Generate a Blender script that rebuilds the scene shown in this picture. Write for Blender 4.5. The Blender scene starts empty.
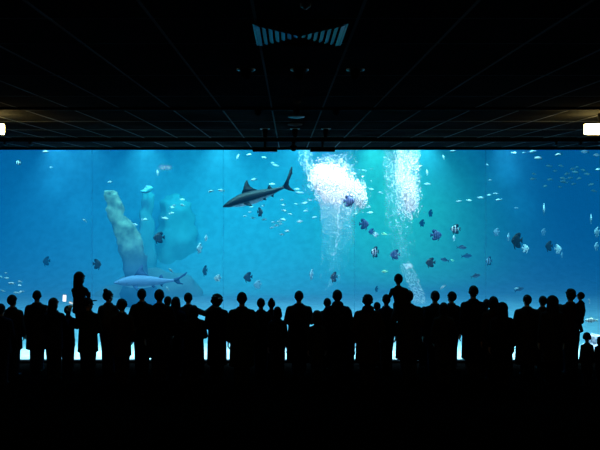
import bpy, math, random
import numpy as np
from mathutils import Vector, Matrix

random.seed(7)
rng = np.random.default_rng(7)
SC = bpy.context.scene
COL = SC.collection
PI = math.pi

# ------------------------------------------------------------------ camera
F = 650.0            # focal length in pixels of the 600 px wide frame
H = 3.7              # eye height above the hall floor
VX, VY = 288.0, 195.0
cam = bpy.data.cameras.new('camera')
co = bpy.data.objects.new('camera', cam)
COL.objects.link(co)
co.location = (0, 0, H)
co.rotation_euler = (PI / 2, 0, 0)
cam.sensor_width = 36
cam.lens = F / 600 * 36
cam.shift_x = (300 - VX) / 600
cam.shift_y = -(225 - VY) / 600
cam.clip_end = 200
SC.camera = co
SC.view_settings.view_transform = 'Standard'
SC.view_settings.look = 'None'
SC.cycles.max_bounces = 8
SC.cycles.transparent_max_bounces = 16
SC.cycles.volume_bounces = 0
SC.cycles.sample_clamp_indirect = 4.0
SC.cycles.caustics_reflective = False
SC.cycles.caustics_refractive = False

w = bpy.data.worlds.new('world')
SC.world = w
w.use_nodes = True
w.node_tree.nodes['Background'].inputs[0].default_value = (0, 0, 0, 1)


def wx(px, Y):
    return (px - VX) * Y / F


def wz(py, Y):
    return H - (py - VY) * Y / F


# --------------------------------------------------------------- materials
def principled(name, col, rough=0.7, metal=0.0, spec=0.3, emit=None, estr=0.0):
    m = bpy.data.materials.new(name)
    m.use_nodes = True
    b = m.node_tree.nodes['Principled BSDF']
    b.inputs['Base Color'].default_value = (*col, 1)
    b.inputs['Roughness'].default_value = rough
    b.inputs['Metallic'].default_value = metal
    b.inputs['Specular IOR Level'].default_value = spec
    if emit:
        b.inputs['Emission Color'].default_value = (*emit, 1)
        b.inputs['Emission Strength'].default_value = estr
    return m


def noisy(name, c1, c2, scale=5.0, rough=0.8, bump=0.0, spec=0.2, detail=5.0, p0=0.35, p1=0.65):
    m = principled(name, c1, rough, 0, spec)
    nt = m.node_tree
    b = nt.nodes['Principled BSDF']
    tc = nt.nodes.new('ShaderNodeTexCoord')
    nz = nt.nodes.new('ShaderNodeTexNoise')
    nz.inputs['Scale'].default_value = scale
    nz.inputs['Detail'].default_value = detail
    cr = nt.nodes.new('ShaderNodeValToRGB')
    cr.color_ramp.elements[0].position = p0
    cr.color_ramp.elements[1].position = p1
    cr.color_ramp.elements[0].color = (*c1, 1)
    cr.color_ramp.elements[1].color = (*c2, 1)
    nt.links.new(tc.outputs['Object'], nz.inputs['Vector'])
    nt.links.new(nz.outputs['Fac'], cr.inputs['Fac'])
    nt.links.new(cr.outputs['Color'], b.inputs['Base Color'])
    if bump:
        bp = nt.nodes.new('ShaderNodeBump')
        bp.inputs['Strength'].default_value = bump
        nt.links.new(nz.outputs['Fac'], bp.inputs['Height'])
        nt.links.new(bp.outputs['Normal'], b.inputs['Normal'])
    return m


def banded(name, pale, dark, nb=3.2, phase=0.0, axis='X', soft=0.12):
    """fish skin: dark bars across a pale flank (object space)"""
    m = principled(name, pale, 0.4, 0, 0.5)
    nt = m.node_tree
    b = nt.nodes['Principled BSDF']
    tc = nt.nodes.new('ShaderNodeTexCoord')
    wv = nt.nodes.new('ShaderNodeTexWave')
    wv.bands_direction = axis
    wv.inputs['Scale'].default_value = nb
    wv.inputs['Distortion'].default_value = 0.6
    wv.inputs['Phase Offset'].default_value = phase
    cr = nt.nodes.new('ShaderNodeValToRGB')
    cr.color_ramp.elements[0].position = 0.5 - soft
    cr.color_ramp.elements[1].position = 0.5 + soft
    cr.color_ramp.elements[0].color = (*dark, 1)
    cr.color_ramp.elements[1].color = (*pale, 1)
    nt.links.new(tc.outputs['Object'], wv.inputs['Vector'])
    nt.links.new(wv.outputs['Fac'], cr.inputs['Fac'])
    nt.links.new(cr.outputs['Color'], b.inputs['Base Color'])
    return m


def countershade(name, top, belly, z0=-0.02, z1=0.02, rough=0.5):
    """dark back, pale belly by local height"""
    m = principled(name, top, rough, 0, 0.4)
    nt = m.node_tree
    b = nt.nodes['Principled BSDF']
    tc = nt.nodes.new('ShaderNodeTexCoord')
    sp = nt.nodes.new('ShaderNodeSeparateXYZ')
    nz = nt.nodes.new('ShaderNodeTexNoise')
    nz.inputs['Scale'].default_value = 6
    ad = nt.nodes.new('ShaderNodeMath')
    ad.operation = 'MULTIPLY_ADD'
    ad.inputs[1].default_value = 0.03
    mr = nt.nodes.new('ShaderNodeMapRange')
    mr.inputs['From Min'].default_value = z0
    mr.inputs['From Max'].default_value = z1
    mx = nt.nodes.new('ShaderNodeMix')
    mx.data_type = 'RGBA'
    mx.inputs[6].default_value = (*belly, 1)
    mx.inputs[7].default_value = (*top, 1)
    nt.links.new(tc.outputs['Object'], sp.inputs[0])
    nt.links.new(tc.outputs['Object'], nz.inputs['Vector'])
    nt.links.new(nz.outputs['Fac'], ad.inputs[0])
    nt.links.new(sp.outputs['Z'], ad.inputs[2])
    nt.links.new(ad.outputs[0], mr.inputs['Value'])
    nt.links.new(mr.outputs['Result'], mx.inputs[0])
    nt.links.new(mx.outputs[2], b.inputs['Base Color'])
    return m


def emitter(name, col, s):
    m = bpy.data.materials.new(name)
    m.use_nodes = True
    nt = m.node_tree
    nt.nodes.clear()
    e = nt.nodes.new('ShaderNodeEmission')
    e.inputs[0].default_value = (*col, 1)
    e.inputs[1].default_value = s
    o = nt.nodes.new('ShaderNodeOutputMaterial')
    nt.links.new(e.outputs[0], o.inputs['Surface'])
    return m


# ------------------------------------------------------------- mesh basics
class MB:
    def __init__(self):
        self.v, self.f, self.n = [], [], 0

    def add(self, verts, faces):
        n = self.n
        self.v.extend([tuple(p) for p in verts])
        self.f.extend([tuple(i + n for i in fc) for fc in faces])
        self.n += len(verts)

    def box(self, x0, x1, y0, y1, z0, z1):
        self.add([(x0, y0, z0), (x1, y0, z0), (x1, y1, z0), (x0, y1, z0),
                  (x0, y0, z1), (x1, y0, z1), (x1, y1, z1), (x0, y1, z1)],
                 [(3, 2, 1, 0), (4, 5, 6, 7), (0, 1, 5, 4), (1, 2, 6, 5), (2, 3, 7, 6), (3, 0, 4, 7)])

    def loft(self, rings, seg=16):
        """rings: (cx, cy, z, rx, ry) stacked upward, capped"""
        vs, fs = [], []
        for (cx, cy, z, rx, ry) in rings:
            for k in range(seg):
                a = 2 * PI * k / seg
                vs.append((cx + rx * math.cos(a), cy + ry * math.sin(a), z))
        for i in range(len(rings) - 1):
            for k in range(seg):
                k2 = (k + 1) % seg
                fs.append((i * seg + k, i * seg + k2, (i + 1) * seg + k2, (i + 1) * seg + k))
        fs.append(tuple(reversed(range(seg))))
        fs.append(tuple((len(rings) - 1) * seg + k for k in range(seg)))
        self.add(vs, fs)

    def capsule(self, p0, r0, p1, r1, seg=10, cap=3):
        p0, p1 = Vector(p0), Vector(p1)
        d = p1 - p0
        L = d.length
        if L < 1e-6:
            d = Vector((0, 0, 1))
        d.normalize()
        u = d.orthogonal().normalized()
        v = d.cross(u)
        rings = []
        for i in range(cap + 1):
            a = -PI / 2 + (PI / 2) * i / cap
            rings.append((p0 + d * (r0 * math.sin(a)), max(r0 * math.cos(a), 0.02 * r0)))
        for i in range(cap + 1):
            a = (PI / 2) * i / cap
            rings.append((p1 + d * (r1 * math.sin(a)), max(r1 * math.cos(a), 0.02 * r1)))
        vs, fs = [], []
        for c, r in rings:
            for k in range(seg):
                t = 2 * PI * k / seg
                vs.append(c + (u * math.cos(t) + v * math.sin(t)) * r)
        n = len(rings)
        for i in range(n - 1):
            for k in range(seg):
                k2 = (k + 1) % seg
                fs.append((i * seg + k, i * seg + k2, (i + 1) * seg + k2, (i + 1) * seg + k))
        fs.append(tuple(reversed(range(seg))))
        fs.append(tuple((n - 1) * seg + k for k in range(seg)))
        self.add(vs, fs)

    def ell(self, c, r, seg=14, rg=9, fn=None):
        vs, fs = [], []
        for i in range(rg + 1):
            a = -PI / 2 + PI * i / rg
            for k in range(seg):
                t = 2 * PI * k / seg
                ca = max(math.cos(a), 0.02)
                p = Vector((c[0] + r[0] * ca * math.cos(t), c[1] + r[1] * ca * math.sin(t), c[2] + r[2] * math.sin(a)))
                vs.append(fn(p) if fn else p)
        for i in range(rg):
            for k in range(seg):
                k2 = (k + 1) % seg
                fs.append((i * seg + k, i * seg + k2, (i + 1) * seg + k2, (i + 1) * seg + k))
        fs.append(tuple(reversed(range(seg))))
        fs.append(tuple(rg * seg + k for k in range(seg)))
        self.add(vs, fs)

    def plate(self, pts, th, axis='Y', off=0.0):
        """flat outline in XZ (list of (x,z)) extruded by th along Y, sharp rim"""
        n = len(pts)
        vs = [(x, off - th / 2, z) for x, z in pts] + [(x, off + th / 2, z) for x, z in pts]
        fs = [tuple(range(n)), tuple(reversed(range(n, 2 * n)))]
        for i in range(n):
            j = (i + 1) % n
            fs.append((j, i, i + n, j + n))
        self.add(vs, fs)

    def xform(self, M, start=0):
        for i in range(start, len(self.v)):
            self.v[i] = tuple(M @ Vector(self.v[i]))

    def mesh(self, name, mat, smooth=True):
        me = bpy.data.meshes.new(name)
        me.from_pydata(self.v, [], self.f)
        me.update()
        if mat:
            me.materials.append(mat)
        if smooth:
            me.shade_smooth()
        return me

    def build(self, name, mat, parent=None, smooth=True):
        o = bpy.data.objects.new(name, self.mesh(name, mat, smooth))
        COL.objects.link(o)
        if parent:
            o.parent = parent
        return o


def tag(o, label, cat, group=None, kind=None):
    if label:
        o['label'] = label
    if cat:
        o['category'] = cat
    if group:
        o['group'] = group
    if kind:
        o['kind'] = kind
    return o


def structure(o):
    o['kind'] = 'structure'
    return o


def empty(name, loc, rz=0.0):
    o = bpy.data.objects.new(name, None)
    COL.objects.link(o)
    o.location = loc
    o.rotation_euler = (0, 0, rz)
    o.empty_display_size = 0.1
    return o


def bevel(o, wd=0.01, seg=2):
    m = o.modifiers.new('bevel', 'BEVEL')
    m.width = wd
    m.segments = seg
    BAKE.append(o)
    return o


BAKE = []

# ================================================================ THE HALL
GY = 14.3            # glass front
CZ = 4.75            # ceiling
RX0, RX1 = -8.2, 8.2
M_floor = noisy('floor_dark_vinyl', (0.0012, 0.0012, 0.0014), (0.0022, 0.0022, 0.0024), 3, 0.8, spec=0.0)
M_wall = noisy('wall_black_paint', (0.006, 0.006, 0.007), (0.009, 0.009, 0.01), 4, 0.9, spec=0.05)
M_ceil = noisy('ceiling_black_panel', (0.026, 0.026, 0.027), (0.038, 0.038, 0.039), 1.4, 0.9, spec=0.0)
M_grid = principled('ceiling_grid_metal', (0.25, 0.26, 0.27), 0.8, 0.0, 0.0)
M_black = principled('black_metal', (0.008, 0.008, 0.009), 0.5, 0, 0.15)
M_blackm = principled('matt_black', (0.006, 0.006, 0.007), 0.9, 0, 0.05)
M_vent = principled('vent_grey_metal', (0.22, 0.23, 0.23), 0.38, 0, 0.5)
M_ventd = principled('vent_throat_black', (0.004, 0.004, 0.004), 0.95, 0, 0.0)
M_trimring = principled('downlight_ring_metal', (0.42, 0.43, 0.44), 0.35, 0.6, 0.5)

b = MB(); b.box(RX0 - .2, RX1 + .2, -2.2, GY + .1, -.2, 0); structure(b.build('floor', M_floor, smooth=False))
b = MB(); b.box(RX0 - .2, RX1 + .2, -2.2, GY + .1, CZ, CZ + .2); structure(b.build('ceiling', M_ceil, smooth=False))
b = MB(); b.box(RX0 - .2, RX0, -2, GY, 0, CZ); structure(b.build('wall_left', M_wall, smooth=False))
b = MB(); b.box(RX1, RX1 + .2, -2, GY, 0, CZ); structure(b.build('wall_right', M_wall, smooth=False))
b = MB(); b.box(RX0 - .2, RX1 + .2, -2.2, -2, 0, CZ); structure(b.build('wall_back', M_wall, smooth=False))
# front wall with the great opening: header, curb and two cheeks
GZ0, GZ1 = 0.05, H + (VY - 149.6) * GY / F
GX = [-7.23, -4.33, -1.43, 1.47, 4.37, 7.27]
b = MB()
b.box(RX0 - .2, RX1 + .2, GY, GY + .14, GZ1, CZ + .2)
b.box(RX0 - .2, RX1 + .2, GY, GY + .14, -.2, GZ0)
b.box(RX0 - .2, GX[0], GY, GY + .14, GZ0, GZ1)
b.box(GX[-1], RX1 + .2, GY, GY + .14, GZ0, GZ1)
structure(b.build('wall_front', M_wall, smooth=False))

# glass panes, one window each, with thin clear joints between them
mg = bpy.data.materials.new('aquarium_glass')
mg.use_nodes = True
nt = mg.node_tree
nt.nodes.clear()
tr = nt.nodes.new('ShaderNodeBsdfTransparent')
gl = nt.nodes.new('ShaderNodeBsdfGlossy')
gl.inputs['Roughness'].default_value = 0.02
mx = nt.nodes.new('ShaderNodeMixShader')
mx.inputs[0].default_value = 0.0015
ou = nt.nodes.new('ShaderNodeOutputMaterial')
nt.links.new(tr.outputs[0], mx.inputs[1]); nt.links.new(gl.outputs[0], mx.inputs[2]); nt.links.new(mx.outputs[0], ou.inputs[0])
mj = bpy.data.materials.new('clear_joint')
mj.use_nodes = True
nt = mj.node_tree
nt.nodes.clear()
tr = nt.nodes.new('ShaderNodeBsdfTransparent')
tr.inputs[0].default_value = (0.85, 0.93, 0.95, 1)
tl = nt.nodes.new('ShaderNodeBsdfTranslucent')
tl.inputs[0].default_value = (0.6, 0.9, 0.95, 1)
mx = nt.nodes.new('ShaderNodeMixShader')
mx.inputs[0].default_value = 0.018
ou = nt.nodes.new('ShaderNodeOutputMaterial')
nt.links.new(tr.outputs[0], mx.inputs[1]); nt.links.new(tl.outputs[0], mx.inputs[2]); nt.links.new(mx.outputs[0], ou.inputs[0])
for i in range(5):
    b = MB(); b.box(GX[i] + .012, GX[i + 1] - .012, GY + .04, GY + .10, GZ0, GZ1)
    structure(b.build('window_%d' % (i + 1), mg, smooth=False))
for i in range(1, 5):
    b = MB(); b.box(GX[i] - .012, GX[i] + .012, GY + .045, GY + .095, GZ0, GZ1)
    structure(b.build('trim_%d' % (i + 1), mj, smooth=False))

# suspended ceiling grid (pattern of the ceiling): rails toward the glass, finer cross rails
b = MB()
gx0 = wx(277.6, F * 1.05 / 56)
k = -14
while k < 15:
    x = gx0 + .612 * k
    if RX0 + .05 < x < RX1 - .05:
        b.box(x - .009, x + .009, 2.0, GY, CZ - .004, CZ + .002)
    k += 1
for y in (3.18, 3.86, 4.5, 5.7, 6.9, 8.05, 9.25, 10.45, 11.65, 12.85):
    b.box(RX0, RX1, y - .004, y + .004, CZ - .003, CZ + .002)
structure(b.build('trim_1', M_grid, smooth=False))
# black beam across the ceiling near the lit signs, and the track close to the glass
b = MB(); b.box(RX0, RX1, 7.80, 7.88, CZ - .028, CZ); structure(b.build('trim_6', M_blackm, smooth=False))
b = MB(); b.box(RX0, RX1, 11.95, 12.03, CZ - .065, CZ - .002); structure(b.build('trim_7', M_blackm, smooth=False))

# ------------------------------------------------------------ ceiling vent
vx0, vx1 = wx(257.5, 3.95), wx(352.5, 3.95)
VYa, VYb = F * 1.05 / 173, F * 1.05 / 151.0
vcx, vcy = 0.075, (VYa + VYb) / 2
t = empty('ceiling_vent', (vcx, vcy, CZ))
tag(t, 'square grey louvred air vent set flush in the black ceiling', 'air vent')
hw, hd = 0.292, (VYb - VYa) / 2


def ring_strip(mb, a0, d0, z0, a1, d1, z1):
    vs = []
    for (a, d, z) in ((a0, d0, z0), (a1, d1, z1)):
        vs += [(-a, -d, z), (a, -d, z), (a, d, z), (-a, d, z)]
    n = len(vs)
    fs = [(i, (i + 1) % 4, 4 + (i + 1) % 4, 4 + i) for i in range(4)]
    # thin second skin so that each blade is a solid strip
    vs2 = [(x, y, z + .004) for x, y, z in vs]
    fs2 = [tuple(reversed([q + n for q in f])) for f in fs]
    fs3 = [(i, i + n, (i + 1) % 4 + n, (i + 1) % 4) for i in range(4)] + [(4 + i, 4 + (i + 1) % 4, 4 + (i + 1) % 4 + n, 4 + i + n) for i in range(4)]
    mb.add(vs + vs2, fs + fs2 + fs3)


b = MB(); ring_strip(b, hw, hd, -.012, hw - .012, hd - .012, -.014); b.build('vent_frame', M_vent, t, False)
b = MB(); b.add([(-hw + .01, -hd + .01, -.0015), (hw - .01, -hd + .01, -.0015), (hw - .01, hd - .01, -.0015), (-hw + .01, hd - .01, -.0015)], [(0, 3, 2, 1)])
b.build('vent_throat', M_ventd, t, False)
for i in range(7):
    q = 1 - i / 7.0
    a, d = (hw - .014) * q, (hd - .02) * q
    b = MB()
    ww = (hw - .014) / 7 * (0.9 if i else 1.0)
    dd = (hd - .02) / 7 * .3
    ring_strip(b, a, d, -.012, max(a - ww * .72, .004), max(d - dd, .004), -.024)
    b.xform(Matrix.Translation((0, 0, .0)))
    b.build('louvre_blade', M_vent, t, False)


# ---------------------------------------------------------- small fixtures
def disc_fixture(name, px, py, wpx, depth, label, cat, mat, zoff=0.0, dome=False, group=None):
    Y = F * 1.05 / (VY - py)
    r = wpx * 1.05 / (VY - py) / 2
    t = empty(name, (wx(px, Y), Y, CZ))
    tag(t, label, cat, group)
    return t, r


rows = [(69, (246, 299.5, 355.5), 'in the row nearest the vent'), (108, (258, 296.5, 336), 'in the middle row'),
        (128.5, (265, 295, 326), 'in the row nearest the glass')]
sides = ('left', 'centre', 'right')
for py, xs, rt in rows:
    for px, sd in zip(xs, sides):
        Y = F * 1.05 / (VY - py)
        t = empty('ceiling_downlight', (wx(px, Y), Y, CZ))
        tag(t, '%s round unlit downlight %s of three on the ceiling' % (sd, rt), 'ceiling light', 'unlit ceiling downlights')
        b = MB()
        seg = 24
        vs, fs = [], []
        prof = [(.078, -.001), (.078, -.010), (.071, -.014), (.064, -.010), (.060, -.002)]
        for r, z in prof:
            for q in range(seg):
                a = 2 * PI * q / seg
                vs.append((r * math.cos(a), r * math.sin(a), z))
        for i in range(len(prof) - 1):
            for q in range(seg):
                q2 = (q + 1) % seg
                fs.append((i * seg + q, (i + 1) * seg + q, (i + 1) * seg + q2, i * seg + q2))
        b.add(vs, fs)
        b.build('trim_ring', M_trimring, t)
        b = MB(); b.capsule((0, 0, -.001), .045, (0, .012, -.05), .04, 14)
        if py > 120:
            b.capsule((0, .0, -.05), .042, (0, .05, -.10), .036, 14)
        b.build('lamp_head', M_blackm, t)

for px, py, wd, lab in ((296.5, 116, 17, 'round pale smoke detector on the ceiling between the middle and far downlight rows'),
                        (295, 124, 15, 'low dark round detector just in front of the far downlight row'),
                        (297, 101, 8, 'tiny round sensor just behind the middle downlight row'),
                        (305.5, 3.5, 11, 'small round ceiling detector above the vent at the top of the photo')):
    Y = F * 1.05 / (VY - py)
    r = wd * 1.05 / (VY - py) / 2
    t = empty('smoke_detector', (wx(px, Y), Y, CZ))
    tag(t, lab, 'detector')
    mt = M_vent if py in (116, 3.5) else M_grid
    b = MB(); b.loft([(0, 0, -.022, r * .72, r * .72), (0, 0, -.018, r * .95, r * .95), (0, 0, -.008, r, r), (0, 0, -.001, r, r)], 22)
    b.build('detector_base', mt, t)
    b = MB(); b.ell((0, 0, -.022), (r * .55, r * .55, .012), 16, 6); b.build('detector_dome', mt, t)

# two dark boxes hung from the track (speakers), a dome camera between, clip spots at the sides
for px, lab in ((265, 'left black loudspeaker bar hanging under the ceiling track before the glass'),
                (322.5, 'right black loudspeaker bar hanging under the ceiling track before the glass')):
    Y = 12.3
    x = wx(px, Y)
    z0, z1 = wz(151.8, Y), wz(147.2, Y)
    t = empty('hanging_loudspeaker', (x, Y, z0)); tag(t, lab, 'loudspeaker', 'hanging loudspeakers')
    b = MB(); hw2 = 12.4 * Y / F
    b.box(-hw2, hw2, -.06, .06, 0, z1 - z0); bevel(b.build('cabinet', M_black, t, False), .008)
    b = MB(); b.box(-hw2 + .012, hw2 - .012, -.066, -.060, .012, z1 - z0 - .012); b.build('grille', M_blackm, t, False)
    b = MB(); b.box(-.02, .02, -.02, .02, z1 - z0, CZ - z0 - .03); b.box(-.06, .06, -.05, .05, CZ - z0 - .035, CZ - z0 - .0015)
    b.build('bracket', M_black, t, False)
Y = 12.3
z0 = wz(151.3, Y)
t = empty('ceiling_camera', (wx(293.5, Y), Y, z0)); tag(t, 'small black dome camera hanging between the two loudspeaker bars', 'camera')
b = MB(); b.ell((0, 0, .055), (.062, .062, .055), 18, 10); b.build('dome', M_black, t)
b = MB(); b.loft([(0, 0, .055, .07, .07), (0, 0, .10, .07, .07), (0, 0, .115, .03, .03), (0, 0, CZ - z0 - .0005, .03, .03)], 18); b.build('housing', M_blackm, t)
for px, lab in ((5, 'left edge'), (30.5, 'next in from the left edge'), (556, 'next in from the right edge'), (580.5, 'near the right edge')):
    Y = 11.99
    t = empty('track_spotlight', (wx(px, Y), Y, CZ - .065))
    tag(t, 'small black spotlight under the ceiling track, %s' % lab, 'spotlight', 'track spotlights')
    b = MB(); b.box(-.022, .022, -.02, .02, -.02, -.0005); b.build('clip', M_black, t, False)
    b = MB(); b.capsule((0, -.02, -.04), .024, (0, .05, -.05), .028, 12); b.build('lamp_head', M_black, t)

# lit sign boxes at both sides
M_lamp = emitter('warm_white_diffuser', (1.0, 0.74, 0.24), 32)
for sx, e0, lab in ((1, 585, 'bright white light box hanging under the ceiling at the right edge'),
                    (-1, 3.8, 'bright white light box hanging under the ceiling at the left edge, mostly cut off')):
    Y = 8.35
    xi = wx(e0, Y)
    zt, zb = wz(124, Y), wz(134.4, Y)
    W = .36
    cx = xi + sx * W / 2
    t = empty('light_box', (cx, Y, zb)); tag(t, lab, 'light', 'hanging light boxes')
    hh = zt - zb
    b = MB(); b.box(-W / 2, W / 2, -.035, .035, 0, hh); o = b.build('diffuser', M_lamp, t, False); bevel(o, .012, 3); o['label'] = 'glowing white diffuser'
    b = MB(); b.box(-.03, .03, -.02, .02, hh, hh + .012); b.box(-.012, .012, -.012, .012, hh + .012, CZ - zb - .002)
    b.build('hanger', M_black, t, False)

# ================================================================ THE TANK
TX0, TX1, TY0, TY1, TZ1 = -17.0, 17.0, GY + .14, 29.0, 7.2
M_sand = noisy('pale_sand', (0.50, 0.60, 0.60), (0.62, 0.70, 0.70), 3.5, 0.9, 0.3)
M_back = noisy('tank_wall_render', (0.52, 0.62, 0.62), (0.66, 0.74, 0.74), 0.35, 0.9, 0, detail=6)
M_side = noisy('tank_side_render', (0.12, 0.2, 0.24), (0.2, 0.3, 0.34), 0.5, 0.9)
b = MB(); b.box(TX0, TX1, TY1 + .06, TY1 + .26, -.3, TZ1); structure(b.build('wall_tank_back', M_back, smooth=False))
b = MB(); b.box(TX0 - .2, TX0, TY0, TY1, -.3, TZ1); structure(b.build('wall_tank_left', M_side, smooth=False))
b = MB(); b.box(TX1, TX1 + .2, TY0, TY1, -.3, TZ1); structure(b.build('wall_tank_right', M_side, smooth=False))
# sand bed, gently dished
nx, ny, nc = 120, 70, 30
vs, fs = [], []
for j in range(ny + nc + 1):
    for i in range(nx + 1):
        x = TX0 + (TX1 - TX0) * i / nx
        if j <= ny:
            y = TY0 + (24.0 - TY0) * j / ny
            z = .02 + .05 * math.sin(x * 1.3 + y * .8) * math.sin(y * 1.1 - x * .4) + .02 * math.sin(3.1 * x) * math.cos(2.7 * y)
            z = z * min(1, (y - TY0) / 1.0) * (1 if y < 22 else max(0, (24 - y) / 2))
        else:
            a = PI / 2 * (j - ny) / nc       # the bed sweeps up into the far wall
            y, z = 24.0 + 5.0 * math.sin(a), 7.0 * (1 - math.cos(a))
        vs.append((x, y, z))
ny += nc
for j in range(ny):
    for i in range(nx):
        a = j * (nx + 1) + i
        fs.append((a, a + 1, a + nx + 2, a + nx + 1))
b = MB(); b.add(vs, fs); structure(b.build('floor_sand_bed', M_sand))

# water: absorbing volume that carries its own soft blue scattered light
SIG = (0.17, 0.15, 0.13)
LINF = (0.0, 0.100, 0.318)
mw = bpy.data.materials.new('sea_water')
mw.use_nodes = True
nt = mw.node_tree
nt.nodes.clear()
ab = nt.nodes.new('ShaderNodeVolumeAbsorption')
D = 0.4
ab.inputs['Color'].default_value = (*[1 - s / D for s in SIG], 1)
ab.inputs['Density'].default_value = D
em = nt.nodes.new('ShaderNodeEmission')
ec = [s * l for s, l in zip(SIG, LINF)]
mxe = max(ec)
em.inputs[0].default_value = (*[c / mxe for c in ec], 1)
em.inputs[1].default_value = mxe
ad = nt.nodes.new('ShaderNodeAddShader')
ou = nt.nodes.new('ShaderNodeOutputMaterial')
nt.links.new(ab.outputs[0], ad.inputs[0]); nt.links.new(em.outputs[0], ad.inputs[1]); nt.links.new(ad.outputs[0], ou.inputs['Volume'])
b = MB(); b.box(TX0 + .02, TX1 - .02, TY0 + .02, TY1 - .02, -.28, 6.95)
o = b.build('tank_water', mw, smooth=False)
tag(o, 'clear blue sea water filling the tank behind the glass', 'water', kind='stuff')


# ------------------------------------------------------------------ lights
def spot(x, y, z, tx, ty, tz, energy, col, ang, blend=1.0, rad=.15):
    l = bpy.data.lights.new('spot', 'SPOT')
    l.energy = energy; l.color = col; l.spot_size = math.radians(ang); l.spot_blend = blend; l.shadow_soft_size = rad
    o = bpy.data.objects.new('tank_spot', l); COL.objects.link(o)
    o.location = (x, y, z)
    d = Vector((tx - x, ty - y, tz - z))
    o.rotation_euler = d.to_track_quat('-Z', 'Y').to_euler()
    return o


def area(x, y, z, sx, sy, energy, col, rx=0.0, spread=180):
    l = bpy.data.lights.new('area', 'AREA')
    l.shape = 'RECTANGLE'; l.size = sx; l.size_y = sy; l.energy = energy; l.color = col; l.spread = math.radians(spread)
    o = bpy.data.objects.new('tank_area_light', l); COL.objects.link(o)
    o.location = (x, y, z)
    o.rotation_euler = (rx, 0, 0)
    return o


# wide floods washing the far wall
area(4.9, 22.0, 6.8, 3.5, .6, 1080, (.04, 1, .34), math.radians(60), 80)
area(-1.8, 22.0, 6.8, 6.5, .6, 2050, (.03, 1, .90), math.radians(60), 100)
area(-9.5, 22.0, 6.8, 6, .6, 650, (.03, .75, 1), math.radians(60), 100)
# front wash: added unseen flood above the glass, brightens the fish fronts
area(0, 14.8, 6.85, 18, .4, 1300, (.28, .98, 1), math.radians(42), 110)
# narrow beams grazing down the far wall: px column, energy, colour, cone, distance from the wall, lean
for px, e, c, ang, dy, lean in ((57, 1700, (.06, .8, 1), 34, .9, .4), (88, 800, (.06, .85, 1), 40, 1.2, 0), (146, 1500, (.06, .95, 1), 34, 1.0, 0), (222, 1700, (.06, .95, 1), 36, 1.1, 0),
                                (300, 1200, (.06, .9, 1), 44, 1.2, 0), (374, 1900, (.06, 1, .6), 28, .9, 0), (374, 1200, (.06, 1, .7), 50, 1.5, 0), (424, 2600, (.06, 1, 1), 34, 1.0, 0),
                                (500, 1000, (.06, .75, 1), 26, .8, .3), (512, 600, (.06, .75, 1), 34, 1.0, .5)):
    x = wx(px, TY1)
    spot(x, TY1 - dy * .75, 6.9, x + lean, TY1 - .15, 1.0, e * .62, c, ang * 2.2)
for px, z, e, c in ((58, 4.0, 800, (.04, .8, 1)), (84, 1.8, 700, (.04, .85, 1)), (146, 4.4, 500, (.05, .95, 1)), (505, 4.6, 650, (.03, .75, 1)), (516, 2.2, 550, (.03, .75, 1))):
    x = wx(px, TY1)
    spot(x, 26.2, 6.88, x, TY1 - .3, z, e, c, 22)
spot(wx(147, 25.0), 24.2, 6.85, wx(147, 25.2), 25.2, wz(189, 25.2), 700, (.6, 1, .95), 12)  # added spot that brightens the top of the rock spire
# overhead light on the animals, and on the sand just behind the glass
area(0, 19.8, 6.9, 24, 8, 2400, (.25, .97, 1), 0, 110)
area(0, 15.05, 6.85, 16, .3, 560, (.6, 1, 1), 0, 22)
# added unseen spots behind the header that whiten the bubbles
for x0, x1, en in ((.3, 1.2, 300), (2.0, 1.2, 300), (2.1, 2.9, 190), (3.6, 2.9, 190)):
    spot(x0, 14.62, 5.0, x1, 16.2, 2.4, en * .8, (1, .94, 1), 50, 1.0, .05)
    spot(x0, 14.62, 5.0, x1, 16.2, 3.95, en, (1, .97, 1), 62, 1.0, .05)
    spot(x0, 14.75, 6.85, x1, 16.2, 3.9, en * 2.2, (1, .97, 1), 44)

# ---------------------------------------------------------------- bubbles
ico_v, ico_f = None, None


def ico():
    g = (1 + 5 ** .5) / 2
    v = np.array([(-1, g, 0), (1, g, 0), (-1, -g, 0), (1, -g, 0), (0, -1, g), (0, 1, g), (0, -1, -g), (0, 1, -g), (g, 0, -1), (g, 0, 1), (-g, 0, -1), (-g, 0, 1)], float)
    v /= np.linalg.norm(v[0])
    f = np.array([(0, 11, 5), (0, 5, 1), (0, 1, 7), (0, 7, 10), (0, 10, 11), (1, 5, 9), (5, 11, 4), (11, 10, 2), (10, 7, 6), (7, 1, 8), (3, 9, 4), (3, 4, 2), (3, 2, 6), (3, 6, 8), (3, 8, 9), (4, 9, 5), (2, 4, 11), (6, 2, 10), (8, 6, 7), (9, 8, 1)])
    return v, f


def bubbles(name, P, R, mat, label):
    v, f = ico()
    n = len(P)
    V = (v[None] * R[:, None, None] + P[:, None, :]).reshape(-1, 3)
    Fc = (f[None] + 12 * np.arange(n)[:, None, None]).reshape(-1)
    me = bpy.data.meshes.new(name)
    me.vertices.add(len(V)); me.vertices.foreach_set('co', V.ravel())
    nf = 20 * n
    me.loops.add(nf * 3); me.loops.foreach_set('vertex_index', Fc.astype(np.int32))
    me.polygons.add(nf); me.polygons.foreach_set('loop_start', np.arange(0, nf * 3, 3, dtype=np.int32))
    me.update(calc_edges=True)
    me.validate()
    me.materials.append(mat)
    me.shade_smooth()
    o = bpy.data.objects.new(name, me); COL.objects.link(o)
    tag(o, label, 'bubbles', kind='stuff')
    return o


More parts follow.
